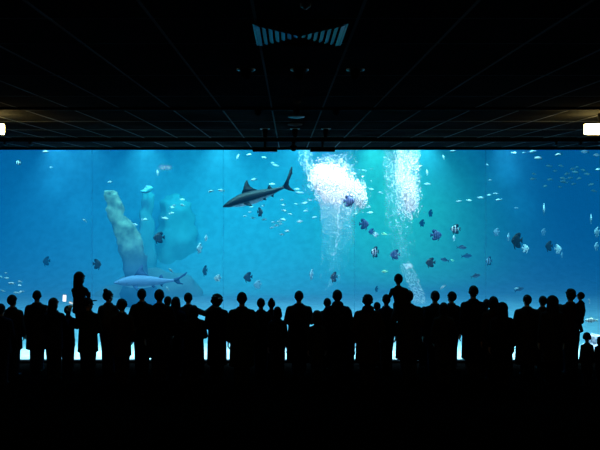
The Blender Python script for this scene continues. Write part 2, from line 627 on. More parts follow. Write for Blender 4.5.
def cloud(n, px, py, sx, sy, depth, Y0=16.2, uni=False):
    """n points around an image-plane ellipse placed at depth Y0 (metres)"""
    if uni:
        a = rng.uniform(-1, 1, n); c = rng.uniform(-1, 1, n)
    else:
        a = rng.normal(0, .5, n); c = rng.normal(0, .5, n)
    k = Y0 / F
    X = (px - VX + a * sx) * k
    Z = H - (py - VY + c * sy) * k
    Yv = Y0 + rng.normal(0, depth, n)
    return np.stack([X, Yv, Z], 1)


def column(n, pts, depth, power=1.0, Y0=16.2):
    """pts: (py, centre px, half width px, density) down the column"""
    pts = np.array(pts, float)
    dens = pts[:, 3]
    ys = np.linspace(pts[0, 0], pts[-1, 0], 400)
    dd = np.interp(ys, pts[:, 0], dens * pts[:, 2])
    cdf = np.cumsum(dd); cdf /= cdf[-1]
    y = np.interp(rng.uniform(0, 1, n), cdf, ys)
    cx = np.interp(y, pts[:, 0], pts[:, 1]); hw = np.interp(y, pts[:, 0], pts[:, 2])
    u = rng.uniform(-1, 1, n)
    u = np.sign(u) * np.abs(u) ** power
    x = cx + hw * u
    k = Y0 / F
    return np.stack([(x - VX) * k, Y0 + rng.normal(0, depth, n), H - (y - VY) * k], 1)


M_bub = principled('white_bubbles', (0.92, 0.95, 0.97), 0.35, 0, 0.5)
P, R = [], []


def put(p, r0, r1, cl=.15):
    # clumps and wisps: thin the points out where a slow 3-D ripple is low
    q = np.sin(p[:, 0] * 9.0 + 1.7 * np.sin(p[:, 2] * 5.0)) + np.sin(p[:, 2] * 7.0 + 2.1 * np.sin(p[:, 0] * 6.0 + 1.0)) + .8 * np.sin(p[:, 0] * 23.0 + p[:, 2] * 17.0)
    p = p[(q * cl + .75) > rng.uniform(0, 1, len(p))]
    P.append(p); R.append(rng.uniform(r0, r1, len(p)))


put(cloud(3800, 322, 179, 10, 12, .12), .008, .018)
put(cloud(5600, 334, 184, 14, 13, .14), .008, .019)
put(cloud(4600, 349, 191, 12, 10, .12), .008, .018)
put(cloud(1500, 360, 199, 6, 8, .08), .008, .016)
put(cloud(1600, 335, 197, 18, 7, .10), .007, .015)
put(cloud(1500, 336, 184, 27, 22, .2), .004, .009)
put(cloud(500, 341, 170, 10, 11, .12), .005, .010)
put(cloud(260, 330, 166, 10, 12, .12), .005, .010)
put(column(600, [(148, 306, 7, .5), (160, 305, 7, .8), (168, 309, 8, 1), (178, 318, 8, .6)], .12, 1.5), .004, .010, .05)
put(cloud(90, 340, 158, 15, 9, .1), .004, .009)
put(column(6000, [(192, 338, 20, 2.6), (206, 338, 18, 1.7), (220, 338, 17, .9), (240, 337, 16, .4), (262, 334, 14, .15), (292, 329, 10, .05)], .2, 1.6), .003, .0085, .04)
bubbles('bubble_plume', np.concatenate(P), np.concatenate(R), M_bub,
        'dense white bubble cloud with a fading trail below, left of the two plumes')
P, R = [], []
put(column(2900, [(146, 401, 17, 1.), (165, 401, 17, .9), (185, 402, 17, .9), (205, 401, 16, .7), (218, 400, 14, .4), (240, 401, 13, .28), (264, 404, 11, .16)], .2, 1.6), .004, .009, .06)
put(column(1900, [(146, 407, 12, 1.), (175, 408, 12, 1.), (214, 408, 11, .6)], .14, 1.4), .006, .013, .06)
put(cloud(3000, 409, 195, 7.5, 17, .10), .008, .016)
put(cloud(400, 401, 172, 7, 20, .10), .007, .014)
put(column(900, [(264, 405, 7, .5), (275, 410, 7, .8), (290, 416, 7, 1.), (303, 420, 6, 1.)], .12, 1.3), .004, .012, .05)
put(cloud(90, 409, 266, 4, 3, .05), .007, .016)
bubbles('bubble_plume', np.concatenate(P), np.concatenate(R), M_bub,
        'tall narrow white bubble column rising from behind the crowd, right of the two plumes')


# ------------------------------------------------------------- rocks, reef
def hash_noise(p, s):
    return (math.sin(p[0] * s * 1.7 + 1.3) * math.sin(p[1] * s * 1.3 + 2.1) + math.sin(p[2] * s * 1.9 + .7) * math.sin(p[0] * s * .9 + p[1] * s * .6)) * .5


def rock(name, path, mat, label, cat='rock', amp=.18, seg=28, sub=5, fs=3.0):
    """path: (x, y, z, rx, ry) rings from the base up, roughened"""
    rings = []
    for i in range(len(path) - 1):
        for q in range(sub):
            t = q / sub
            rings.append([a + (c - a) * t for a, c in zip(path[i], path[i + 1])])
    rings.append(list(path[-1]))
    rings.append([path[-1][0], path[-1][1], path[-1][2] + path[-1][3] * .25, path[-1][3] * .6, path[-1][4] * .6])
    x0, y0 = path[0][0], path[0][1]
    b = MB()
    b.loft([(r[0] - x0, r[1] - y0, r[2], r[3], r[4]) for r in rings], seg)
    n = len(b.v)
    for i in range(n):
        p = Vector(b.v[i])
        ring = rings[min(i // seg, len(rings) - 1)]
        c = Vector((ring[0] - x0, ring[1] - y0, ring[2]))
        d = (p - c)
        if d.length > 1e-6:
            d.normalize()
        q = p + Vector((x0, y0, 0))
        k = hash_noise(q, fs) + .5 * hash_noise(q, fs * 2.3) + .3 * hash_noise(q, fs * 5.1)
        b.v[i] = tuple(p + d * amp * k + Vector((0, 0, amp * .4 * k)))
    o = b.build(name, mat)
    o.location = (x0, y0, 0)
    return tag(o, label, cat)


M_rock = noisy('pale_encrusted_rock', (0.30, 0.48, 0.36), (0.80, 1.0, 0.66), 3.2, 0.9, 0.4)
M_rockd = noisy('dark_reef_rock', (0.44, 0.56, 0.50), (0.60, 0.70, 0.62), 1.6, 0.9, 0.4)
M_rockw = noisy('lit_rock_white', (0.7, 0.75, 0.62), (1, 1, .9), 4, 0.9, 0.2)  # white stands in for strong light on the spire's rock top
Y = 21.3


def rp(px, py, hw_px, Y, dep=.7):
    return (wx(px, Y), Y, wz(py, Y), hw_px * Y / F, hw_px * Y / F * dep)


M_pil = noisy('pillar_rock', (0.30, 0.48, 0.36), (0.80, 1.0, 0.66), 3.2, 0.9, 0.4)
nt = M_pil.node_tree          # pale crust above; fade into dim blue water painted toward the foot
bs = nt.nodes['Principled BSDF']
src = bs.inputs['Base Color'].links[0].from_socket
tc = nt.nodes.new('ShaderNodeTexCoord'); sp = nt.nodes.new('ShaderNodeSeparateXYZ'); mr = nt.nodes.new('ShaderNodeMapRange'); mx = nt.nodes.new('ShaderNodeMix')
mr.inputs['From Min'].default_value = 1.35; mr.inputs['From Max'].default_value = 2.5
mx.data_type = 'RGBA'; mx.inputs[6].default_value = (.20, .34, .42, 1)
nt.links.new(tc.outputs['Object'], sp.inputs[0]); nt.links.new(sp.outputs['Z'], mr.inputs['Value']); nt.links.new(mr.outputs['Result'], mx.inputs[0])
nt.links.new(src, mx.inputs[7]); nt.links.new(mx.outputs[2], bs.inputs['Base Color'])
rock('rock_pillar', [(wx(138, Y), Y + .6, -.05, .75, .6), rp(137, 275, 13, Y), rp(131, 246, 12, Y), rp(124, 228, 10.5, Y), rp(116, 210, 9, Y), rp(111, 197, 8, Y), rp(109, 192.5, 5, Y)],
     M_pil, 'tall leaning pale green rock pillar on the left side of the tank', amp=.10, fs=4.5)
Y = 27.2
rock('reef_rock', [(wx(175, Y), Y, -.05, 1.1, .8), rp(174, 250, 22, Y), rp(176, 225, 17, Y), rp(174, 205, 13, Y), rp(172, 195, 9, Y)],
     M_rockd, 'hazy broad rock rising behind the small silver fish left of the shark', amp=.22, fs=2.2)
Y = 23.9
rock('reef_rock', [(wx(150, Y), Y, -.05, 2.2, .65), rp(150, 300, 60, Y, .3), rp(152, 286, 50, Y, .3), rp(155, 277, 34, Y, .35), rp(158, 270, 14, Y, .5)],
     M_rockd, 'low pale reef mound behind the swimming light-backed shark', amp=.2, fs=2.0)
Y = 26.0
rock('reef_rock', [(wx(143, Y), Y - .2, -.05, .6, .5), rp(146, 250, 10, Y), rp(147, 215, 6, Y), rp(147.5, 197, 5.5, Y), rp(147, 190, 4.5, Y)],
     M_rockd, 'slim hazy rock spire right of the leaning pillar, its top brightly lit', amp=.12, fs=3.0)
Y = 25.2
rock('lit_rock_top', [rp(145, 193, 3, Y), rp(146, 191, 6, Y), rp(148, 188.5, 5, Y), rp(148, 186.5, 3, Y)], M_rockw,
     'small brightly lit top of the slim rock spire, its light painted white', 'coral', amp=.10, fs=5)
Y = 15.3
rock('coral_rock', [(wx(597, Y), Y, -.02, .34, .3), rp(597, 350, 13, Y), rp(596, 342, 10, Y), rp(594, 336, 6, Y)],
     noisy('pinkish_coral', (0.35, 0.4, 0.6), (0.9, 0.7, 0.75), 9, 0.9, 0.3), 'pinkish pale coral boulder low at the right edge behind the children', 'coral', amp=.08, fs=7)


# ================================================================ THE FISH
def fish_body(mb, prof, seg=12):
    """prof: (x, z centre, half height, half width) from the nose backward"""
    vs, fs = [], []
    for (x, zc, hh, hw) in prof:
        for k in range(seg):
            a = 2 * PI * k / seg
            vs.append((x, hw * math.cos(a), zc + hh * math.sin(a)))
    n = len(prof)
    for i in range(n - 1):
        for k in range(seg):
            k2 = (k + 1) % seg
            fs.append((i * seg + k, (i + 1) * seg + k, (i + 1) * seg + k2, i * seg + k2))
    fs.append(tuple(range(seg)))
    fs.append(tuple(reversed([(n - 1) * seg + k for k in range(seg)])))
    mb.add(vs, fs)


BAT = [(-.50, -.02, .015, .012), (-.46, -.01, .085, .035), (-.38, .0, .19, .06), (-.26, .0, .30, .078), (-.12, .0, .355, .085), (.02, .0, .35, .078), (.13, .0, .28, .06), (.22, .0, .17, .04), (.29, .0, .085, .022), (.33, .0, .065, .014)]
BAT_DORSAL = [(-.22, .28), (-.10, .40), (.06, .45), (.22, .47), (.31, .43), (.33, .33), (.28, .18), (.20, .14), (.05, .28)]
BAT_TAIL = [(.31, .06), (.40, .13), (.50, .19), (.49, .06), (.485, 0), (.49, -.06), (.50, -.19), (.40, -.13), (.31, -.06)]
BAT_PELVIC = [(-.30, -.24), (-.20, -.32), (-.16, -.47), (-.12, -.55), (-.22, -.50), (-.29, -.36)]
BAT_PECT = [(-.16, -.02), (-.04, .02), (.0, -.06), (-.05, -.13), (-.14, -.08)]
SLIM = [(-.50, 0, .010, .008), (-.46, 0, .045, .026), (-.36, .0, .09, .05), (-.20, .0, .128, .062), (-.02, .0, .132, .06), (.14, .0, .098, .044), (.26, .0, .055, .024), (.34, .0, .03, .014), (.37, .0, .028, .010)]
SLIM_TAIL = [(.345, .03), (.42, .10), (.50, .17), (.455, .05), (.435, 0), (.455, -.05), (.50, -.17), (.42, -.10), (.345, -.03)]
SLIM_DORSAL = [(-.22, .115), (-.10, .20), (.0, .185), (.20, .10), (.30, .05), (.12, .09), (-.06, .12)]

FM = {
    'dark': banded('batfish_dark_bars', (0.055, 0.065, 0.075), (0.012, 0.014, 0.018), 2.0, 0.4),
    'blue': banded('batfish_blue_bars', (0.10, 0.16, 0.34), (0.015, 0.03, 0.09), 2.0, 0.9),
    'rim': banded('batfish_pale_front', (0.75, 0.80, 0.85), (0.02, 0.024, 0.03), 1.05, 3.9, soft=.06),
    'pale': banded('batfish_pale', (0.75, 0.85, 0.85), (0.45, 0.55, 0.58), 2.0, 0.2),
    'green': principled('pale_green_fish', (0.45, 0.95, 0.55), 0.4, 0, 0.4),
    'brown': noisy('batfish_dark_brown', (0.010, 0.009, 0.008), (0.03, 0.026, 0.02), 3, 0.6),
    'slimdark': countershade('dark_grey_fish', (0.03, 0.045, 0.07), (0.16, 0.22, 0.30), -.1, .05),
    'white': principled('white_fish', (0.95, 0.95, 0.95), 0.35, 0, 0.5),
    'silver': countershade('silver_fish', (0.62, 0.72, 0.74), (0.97, 1.0, 1.0), -.14, .12, 0.3),
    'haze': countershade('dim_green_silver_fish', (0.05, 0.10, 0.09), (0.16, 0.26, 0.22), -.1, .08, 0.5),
    'stripe': banded('striped_fish', (0.92, 0.95, 0.92), (0.06, 0.10, 0.14), 2.6, 0.3, soft=.05),
}
M_fin = {k: principled(k + '_fin', c, .6, 0, .2) for k, c in (('dark', (.015, .018, .022)), ('blue', (.03, .06, .16)), ('rim', (.02, .022, .026)), ('pale', (.6, .72, .74)), ('brown', (.012, .011, .01)), ('slimdark', (.03, .045, .07)), ('white', (.95, .95, .95)), ('stripe', (.85, .85, .6)), ('green', (.45, .95, .55)))}
M_eye = principled('fish_eye', (0.005, 0.005, 0.005), 0.15)
MESHC = {}


def fmesh(key, fn, mat):
    if key not in MESHC:
        b = MB(); fn(b)
        MESHC[key] = b.mesh(key[0], mat, True)
    return MESHC[key]


def child(name, me, parent):
    o = bpy.data.objects.new(name, me); COL.objects.link(o); o.parent = parent
    return o


def two_eyes(b, x, z, y, r):
    b.ell((x, y, z), (r, r * .5, r), 8, 5)
    b.ell((x, -y, z), (r, r * .5, r), 8, 5)


def batfish(px, py, size, Y, kind, yaw, label, roll=0.0, group=None, name='batfish', pitch=0.0):
    s = size * Y / F
    t = empty(name, (wx(px, Y), Y, wz(py, Y)))
    t.rotation_euler = (roll, pitch, yaw)
    t.scale = (s, s, s)
    tag(t, label, 'fish', group)
    child('body', fmesh(('batfish_body', kind), lambda b: fish_body(b, BAT, 16), FM[kind]), t)
    fm = M_fin[kind]
    child('dorsal_fin', fmesh(('batfish_dorsal', kind), lambda b: b.plate(BAT_DORSAL, .022), fm), t)
    child('anal_fin', fmesh(('batfish_anal', kind), lambda b: b.plate([(x, -z) for x, z in BAT_DORSAL][::-1], .022), fm), t)
    child('tail_fin', fmesh(('batfish_tail', kind), lambda b: b.plate(BAT_TAIL, .018), fm), t)
    child('pelvic_fin', fmesh(('batfish_pelvic', kind), lambda b: b.plate(BAT_PELVIC, .02), fm), t)
    for sg in (-1, 1):
        child('eye', fmesh(('batfish_eye', sg), lambda b: b.ell((-.37, sg * .058, .05), (.03, .015, .03), 8, 5), M_eye), t)
    return t


def slimfish(px, py, size, Y, kind, yaw, label, pitch=0.0, roll=0.0, group=None, name='reef_fish'):
    s = size * Y / F
    t = empty(name, (wx(px, Y), Y, wz(py, Y)))
    t.rotation_euler = (roll, pitch, yaw)
    t.scale = (s, s, s)
    tag(t, label, 'fish', group)
    child('body', fmesh(('reef_fish_body', kind), lambda b: fish_body(b, [(x, z, h * 1.35, w_) for x, z, h, w_ in SLIM], 14), FM[kind]), t)
    fm = M_fin[kind]
    child('dorsal_fin', fmesh(('reef_fish_dorsal', kind), lambda b: b.plate([(x, z * 1.3) for x, z in SLIM_DORSAL], .018), fm), t)
    child('tail_fin', fmesh(('reef_fish_tail', kind), lambda b: b.plate(SLIM_TAIL, .016), fm), t)
    return t


def silver_mesh(b):
    fish_body(b, SLIM, 10)
    b.plate(SLIM_TAIL, .014)
    b.plate(SLIM_DORSAL, .014)


def smallfish(px, py, size, Y, kind, yaw, pitch, label, group=None):
    s = size * Y / F
    o = bpy.data.objects.new('small_fish', fmesh(('small_fish', kind), silver_mesh, FM[kind])); COL.objects.link(o)
    o.location = (wx(px, Y), Y, wz(py, Y)); o.rotation_euler = (.25, pitch, yaw); o.scale = (s, s, s * 1.15)
    tag(o, label, 'fish', group)
    return o


L_, Rr = 0.0, PI      # facing left, facing right
for a in (
    (159, 237.5, 12, 17.6, 'dark', .5, 'dark barred batfish alone above the light-backed shark', 0),
    (97, 264, 11, 17.4, 'dark', 2.7, 'dark batfish above the child on shoulders at the left', 0),
    (46.5, 261, 10, 20.5, 'dark', 1.15, 'thin hazy batfish turned almost head-on, far left of the tank', 0),
    (260, 212, 10, 16.9, 'dark', 2.2, 'small dark batfish directly under the belly of the big dark shark', 0),
    (248, 277, 10.5, 18.0, 'dark', .6, 'dark batfish just above the tall man near the left-centre glass joint', 0),
    (205, 270.5, 11, 19.5, 'dark', 1.25, 'narrow dark batfish seen nearly edge-on, left of the small bright white fish', 0),
    (334, 277, 11, 17.4, 'dark', .8, 'dark batfish below the trail of the left bubble cloud', 0),
    (349, 201, 12.5, 15.5, 'blue', 2.6, 'deep blue batfish in front of the white bubble cloud', 0),
    (364, 224, 11.5, 17.0, 'blue', 2.5, 'blue barred batfish right below the white bubble cloud', 0),
    (371.5, 231.5, 7, 18.6, 'blue', .3, 'small dim blue batfish tucked behind the blue barred one beside the bubble trail', 0),
    (375.5, 234.5, 6, 17.6, 'pale', 2.9, 'small pale batfish between the two bubble plumes', 0),
    (375, 252, 12, 17.2, 'rim', .75, 'blue-grey batfish with a pale front edge midway between the bubble plumes', 0),
    (395, 254.5, 11, 17.2, 'blue', .25, 'blue-grey batfish at the left edge of the right bubble column', 0),
    (436, 235, 11.5, 16.8, 'blue', 3.0, 'blue-black barred batfish right of the bubble column, level with the white-faced one', 0),
    (430.5, 262.5, 10.5, 16.6, 'dark', .2, 'very dark fan-shaped batfish above two heads right of the bubble column', 0),
    (455.5, 229, 10.5, 16.6, 'rim', .15, 'batfish with a bright white face and black body', 0),
    (454, 238, 7, 17.4, 'white', 1.0, 'small white batfish right below the white-faced one', 0),
    (517, 240.5, 16.5, 16.2, 'brown', .55, 'biggest near-black batfish in the right half of the tank', 0),
    (508.5, 237, 9, 19.0, 'pale', 1.0, 'pale hazy batfish half hidden behind the biggest black batfish', 0),
    (525.5, 248.5, 8.5, 16.8, 'white', 2.2, 'small bright white batfish at the lower right of the biggest black one', 0),
    (549, 246, 11, 17.0, 'brown', .5, 'dark round batfish next to a white one on the right', 0),
    (558, 249, 9.5, 16.9, 'white', 1.9, 'bright white batfish touching the dark round one on the right', 0),
    (562, 255, 6.5, 20.5, 'pale', .9, 'faint pale batfish below the bright white one on the right', 0),
    (489, 261, 9.5, 20.0, 'rim', .6, 'hazy batfish with a pale left edge above the woman with the tall neighbour', 0),
    (496.5, 232, 8.5, 20.5, 'pale', .5, 'faint pale round batfish left of the biggest black one', 0),
    (544, 209, 13, 17.6, 'pale', 1.15, 'pale silver batfish seen edge-on high in the right half', 0),
    (591, 219, 11, 17.5, 'pale', 1.2, 'slim pale batfish seen edge-on close to the right edge', 0),
    (597, 232, 11, 17.8, 'pale', .7, 'pale turquoise batfish cut by the right edge', 0),
    (596.5, 246.5, 9.5, 18.8, 'pale', .7, 'dim pale batfish low at the right edge under the turquoise one', 0),
    (543.5, 232, 8, 21.5, 'pale', .6, 'very faint batfish above the dark round one on the right', 0),
    (257.5, 284.5, 9.5, 20.0, 'pale', .6, 'faint pale round batfish low beside the tall man at left-centre', 0),
    (311.5, 274.5, 11, 18.6, 'pale', 1.2, 'pale crescent-shaped batfish seen edge-on above the man in the centre', 0),
    (199.5, 248, 11, 17.4, 'pale', 1.2, 'pale slim batfish seen edge-on in the left-centre', 0),
    (206, 238, 7, 18.0, 'pale', 1.25, 'tiny pale edge-on batfish right above the pale slim one', 0),
    (217.5, 278, 7.5, 16.6, 'white', .3, 'small bright white batfish low in the tank near the left-centre joint', 0),
    (384, 234, 6.5, 17.2, 'green', 2.4, 'small glowing green fish between the plumes, the upper one', 0),
    (385, 271.5, 7, 17.0, 'green', .2, 'small glowing green fish between the plumes, the lower one', 0),
    (376.5, 289, 6.5, 20.5, 'dark', .9, 'small dim batfish just above the slim person beside the pillar of bubbles', 0),
    (430.5, 213, 8, 22.0, 'dark', .8, 'faint shadowy batfish right of the bubble column', 0),
    (422, 223, 8, 22.0, 'dark', .6, 'faint shadowy batfish touching the right bubble column', 0),
    (18.5, 162.5, 5.5, 17.0, 'rim', .3, 'small round pale-edged batfish near the upper left corner of the tank', 0),
):
    if a[4] == 'green':
        slimfish(a[0], a[1], a[2], a[3], a[4], a[5], a[6])
    else:
        batfish(a[0], a[1], a[2], a[3], a[4], a[5], a[6])

for a in (
    (461.5, 247.5, 10, 18.5, 'slimdark', Rr - .2, 'dark elongated fish, uppermost of the four below the white-faced batfish', 0),
    (466.5, 256, 10.5, 20.5, 'slimdark', Rr - .2, 'faint elongated fish, second of the four below the white-faced batfish', .1),
    (445, 260, 9.5, 18.8, 'slimdark', .2, 'elongated grey-blue fish right beside the fan-shaped dark batfish', .25),
    (475.5, 276, 10, 17.5, 'slimdark', Rr - .1, 'dark elongated fish right above the tallest person', .3),
    (519, 289.5, 10, 18.5, 'slimdark', Rr, 'dim elongated fish slanting above the broad person right of the tallest one', .35),
    (452.5, 260.5, 5, 18.0, 'green', .5, 'small pale green fish right behind the elongated grey-blue one', .3),
    (585, 151.8, 8, 16.4, 'slimdark', L_, 'dark fish close to the surface near the right end of the tank', 0),
    (597, 155.2, 8, 16.4, 'slimdark', L_, 'dark fish close to the surface at the very right edge', 0),
    (591.5, 320.5, 13, 15.4, 'stripe', L_, 'bright striped fish with a forked tail beside the child held in arms', 0),
    (589.5, 301.5, 8, 15.8, 'white', 1.0, 'pale curved fish at the shoulder of the child held in arms', .9),
    (516.5, 288.5, 5, 17.5, 'white', L_, 'small pale fish in front of the dim slanting elongated one', 0),
):
    slimfish(a[0], a[1], a[2], a[3], a[4], a[5], a[6], a[7])

# loose schools of small fish; within a school nothing tells one from the next
SCH = {
    'shark': ('little silver fish of the loose school under and behind the big dark shark', 'school under the big shark',
              [(282, 200, 4), (283, 205, 4), (284, 210.5, 5), (290, 214, 4), (250, 212, 4), (245, 216, 4.5), (253, 218, 5), (264, 219.5, 5), (283, 219.5, 6), (279.5, 221.5, 5), (281, 224, 4.5), (276.5, 225.5, 4.5), (272, 227.5, 4.5), (287, 231, 5), (282, 234.5, 4.5), (296, 204, 4), (299, 222, 4), (251.5, 207, 4), (262.5, 206, 4), (273, 222, 4)]),
    'above': ('little silver fish swimming in the open water around the fins of the big dark shark', 'fish around the shark fins',
              [(249, 154.5, 5), (264, 157.5, 5.5), (275.5, 165.5, 5.5), (272.5, 163, 3.5), (254, 179.5, 6.5), (272, 184, 6), (297, 189, 5), (298.5, 192.5, 5.5)]),
    'pair': ('small bright silver fish, one of the two swimming in line left of the big shark', 'pair left of the shark',
             [(211, 191.2, 6), (221.5, 190.5, 7)]),
    'rock': ('small silver fish in front of the hazy rocks right of the leaning pillar', 'fish before the hazy rocks',
             [(144.5, 219.5, 6), (135, 224.5, 5.5), (172, 207.5, 5), (171.5, 213.2, 5.5), (182, 199.5, 5.5), (182.5, 205, 5.5), (165, 218.3, 7), (110, 182, 5), (174, 205.3, 4)]),
    'corner': ('tiny white fish of the little school low in the left corner of the tank', 'school in the left corner',
               [(6, 273, 4), (6.5, 278, 4.5), (11.5, 283.5, 6), (20, 281.5, 5), (16.5, 292.8, 6), (21.5, 291.7, 5), (19.5, 285.5, 4), (3, 291, 5), (1, 277, 4), (10, 296, 4), (13, 283, 4)]),
    'mid': ('faint little fish drifting left of the big bubble cloud', 'fish left of the bubble cloud',
            [(301.5, 192.7, 5), (304.5, 203, 6), (306, 211, 5), (314.5, 217.2, 5.5), (300.5, 221, 5)]),
    'between': ('faint little fish in the green water between the two bubble plumes', 'fish between the plumes',
                [(364, 184, 5), (371, 189, 5.5), (380.5, 192.5, 5), (368.5, 207.3, 4.5), (370, 212.5, 6), (355.5, 213.5, 4.5), (364, 170.5, 5), (385, 157.5, 4)]),
    'line': ('small silver fish strung out in a level line across the right-centre of the tank', 'line of silver fish',
             [(459, 201.2, 5.5), (469, 200.3, 5.5), (480.5, 197.7, 6.5), (489, 195, 4), (495.5, 193.5, 4), (498.5, 199.8, 6)]),
    'dim': ('dim greenish little fish of the school high in the right corner of the tank', 'dim school upper right',
            [(549, 166, 6), (561, 166, 5), (573, 169, 7), (567, 174, 7), (575, 172, 6), (563, 178.5, 7), (570, 178, 6), (579, 178.5, 6), (564, 182, 8), (550, 179.5, 6), (573.5, 184, 5), (587, 174, 6), (591, 184.5, 6), (577, 167, 4), (583, 170, 5), (555, 171, 5), (560, 187, 5), (533, 179, 6), (534, 174, 5), (545, 186, 5), (594, 191, 6)]),
    'top': ('small bright fish just under the water surface right of the bubble column', 'fish under the surface',
            [(453, 150.8, 5.5), (514, 152.8, 5), (524, 152.8, 4), (532.5, 151.5, 7), (538, 158, 6.5), (558, 154.5, 6)]),
}
for key, (lab, grp, pts) in SCH.items():
    for i, (px, py, sz) in enumerate(pts):
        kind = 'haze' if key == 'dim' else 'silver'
        Y = {'shark': 16.4, 'above': 16.8, 'pair': 15.8, 'rock': 16.6, 'corner': 15.8, 'mid': 17.6, 'between': 17.8, 'line': 17.0, 'dim': 18.8, 'top': 15.6}[key] + random.uniform(-.25, .25)
        yaw = random.uniform(-.35, .35) + (PI if random.random() < .3 else 0)
        smallfish(px, py, sz * 1.05, Y, kind, yaw, random.uniform(-.25, .25), lab, grp)
for px, py, sz, Y, yaw, pitch, lab in (
    (46, 151.8, 7, 15.3, 0, 0, 'small bright fish right under the surface near the left end of the tank'),
    (51, 167.2, 3, 17.5, .3, 0, 'tiny faint fish high in the blue light beam on the left'),
    (84.5, 220.3, 5, 16.8, .3, .7, 'small pale slanting fish left of the leaning rock pillar'),
    (157.5, 172.5, 6, 16.8, .2, 1.4, 'small upright silver fish high above the lit rock spire'),
    (171, 270.5, 6.5, 16.2, .2, .8, 'small white diving fish above the tail of the light-backed shark'),
    (238, 156.3, 6, 16.4, .2, -1.1, 'small silver fish pointing down near the left loudspeaker bar'),
    (427, 172.3, 6, 17.0, .2, 1.4, 'small thin upright fish right of the bubble column near the top'),
    (427.5, 184, 7, 17.6, 0, 0, 'small pale slim fish just right of the bubble column'),
    (443.5, 157, 4.5, 16.6, .2, 1.2, 'tiny upright fish near the surface right of the bubble column'),
    (487.5, 165, 4, 17.0, .4, .3, 'tiny pale fish alone high in the right-centre of the tank'),
    (490, 180, 4, 18.5, 0, .0, 'tiny faint fish below the tiny pale one in the right-centre'),
    (443, 287, 7, 16.4, .1, -.6, 'small pale slanting fish above the heads right of the bubble column'),
    (598.5, 169.5, 6, 16.0, 0, 0, 'small bright fish at the right edge high in the tank'),
    (516.5, 208, 5, 20.5, .3, 0, 'faint little fish in the blue beam above the biggest black batfish'),
    (167.5, 288.5, 5, 16.6, .3, 1.0, 'tiny pale fish under the tail of the light-backed shark'),
):
    smallfish(px, py, sz, Y, 'silver', yaw, pitch, lab)


# ----------------------------------------------------------------- sharks
def shark(name, loc, length, yaw, pitch, mat, finm, label, tip=(.60, .255), low=(.535, -.095)):
    t = empty(name, loc)
    t.rotation_euler = (0, 0, yaw)
    t.rotation_mode = 'XYZ'
    t.rotation_euler = (0, pitch, yaw)
    t.scale = (length,) * 3
    tag(t, label, 'shark')
    prof = [(-.50, -.006, .005, .006), (-.485, -.004, .014, .022), (-.45, 0, .026, .042), (-.40, .004, .042, .056), (-.33, .006, .060, .066), (-.25, .006, .076, .074), (-.15, .004, .088, .078), (-.04, .0, .084, .072), (.06, -.002, .070, .06),
            (.16, -.002, .052, .045), (.25, 0, .035, .030), (.32, .002, .024, .020), (.37, .004, .019, .014), (.40, .007, .02, .010)]
    prof = [(x, z, h_ * 1.13, w_ * 1.08) for x, z, h_, w_ in prof]
    b = MB(); fish_body(b, prof, 22); b.build('body', mat, t)

    def fin(nm, pts, th=.012, M=None):
        b = MB(); b.plate(pts, th)
        if M is not None:
            b.xform(M)
        return b.build(nm, finm, t)
    fin('dorsal_fin', [(-.21, .085), (-.16, .15), (-.11, .225), (-.08, .255), (-.065, .25), (-.065, .20), (-.05, .155), (-.015, .115), (.035, .08), (-.09, .06)], .016)
    fin('second_dorsal_fin', [(.16, .045), (.19, .085), (.212, .105), (.22, .085), (.235, .046), (.25, .034), (.2, .03)], .01)
    ux, uz = tip
    lx, lz = low
    fin('tail_fin', [(.36, .015), (.40, .035), (.42 + (ux - .42) * .3, uz * .42), (.42 + (ux - .42) * .7, uz * .8), (ux - .012, uz), (ux, uz * .97), (ux - .03, uz * .62), (.50, uz * .3), (.475, .02), (.49, -.03), (lx, lz * .92), (lx - .012, lz), (.445, -.05), (.40, -.012), (.36, -.012)], .012)
    fin('anal_fin', [(.18, -.045), (.20, -.075), (.225, -.09), (.222, -.065), (.245, -.036), (.2, -.03)], .01)
    for sgn in (-1, 1):
        M = Matrix.Translation((-.18, sgn * .055, -.045)) @ Matrix.Rotation(sgn * math.radians(68), 4, 'X')
        fin('pectoral_fin', [(-.04, 0), (-.01, -.06), (.035, -.135), (.06, -.165), (.062, -.15), (.05, -.08), (.045, -.02), (.04, 0)], .012, M)
        M = Matrix.Translation((.075, sgn * .03, -.05)) @ Matrix.Rotation(sgn * math.radians(35), 4, 'X')
        fin('pelvic_fin', [(-.025, .005), (0, -.035), (.03, -.055), (.032, -.04), (.03, 0)], .01, M)
    for sgn in (-1, 1):
        b = MB(); b.ell((-.42, sgn * .051, .012), (.008, .004, .008), 8, 5); b.build('eye', M_eye, t)
        b = MB()
        for q in range(5):
            x = -.30 + q * .017
            b.capsule((x, sgn * (.0705 + .0007 * q), -.02), .003, (x + .004, sgn * (.0695 + .0007 * q), .025), .003, 6, 2)
        o = b.build('gill_slits', M_eye, t); o['kind'] = 'stuff'
    return t


M_sh1 = countershade('shark_dark_back', (0.004, 0.006, 0.011), (0.92, 1.0, 1.0), -.035, -.012)
M_sh1f = principled('shark_dark_fin', (0.005, 0.007, 0.012), 0.6, 0, .2)
M_sh2 = countershade('shark_light_back', (0.30, 0.36, 0.55), (0.85, 0.95, 0.95), -.075, -.03)
M_sh2f = principled('shark_blue_fin', (0.07, 0.12, 0.24), 0.6, 0, .2)
Y = 15.9
shark('shark', (wx(257, Y), Y, wz(196, Y)), 71 * Y / F, .12, math.radians(-17), M_sh1, M_sh1f, 'big dark shark with a pale belly swimming left, high in the tank')
Y = 18.6
shark('shark', (wx(147.5, Y), Y, wz(281.5, Y)), 66 * Y / F, .1, math.radians(-1), M_sh2, M_sh2f, 'light blue backed shark swimming left just above the heads of the crowd', (.60, .125), (.54, -.06))


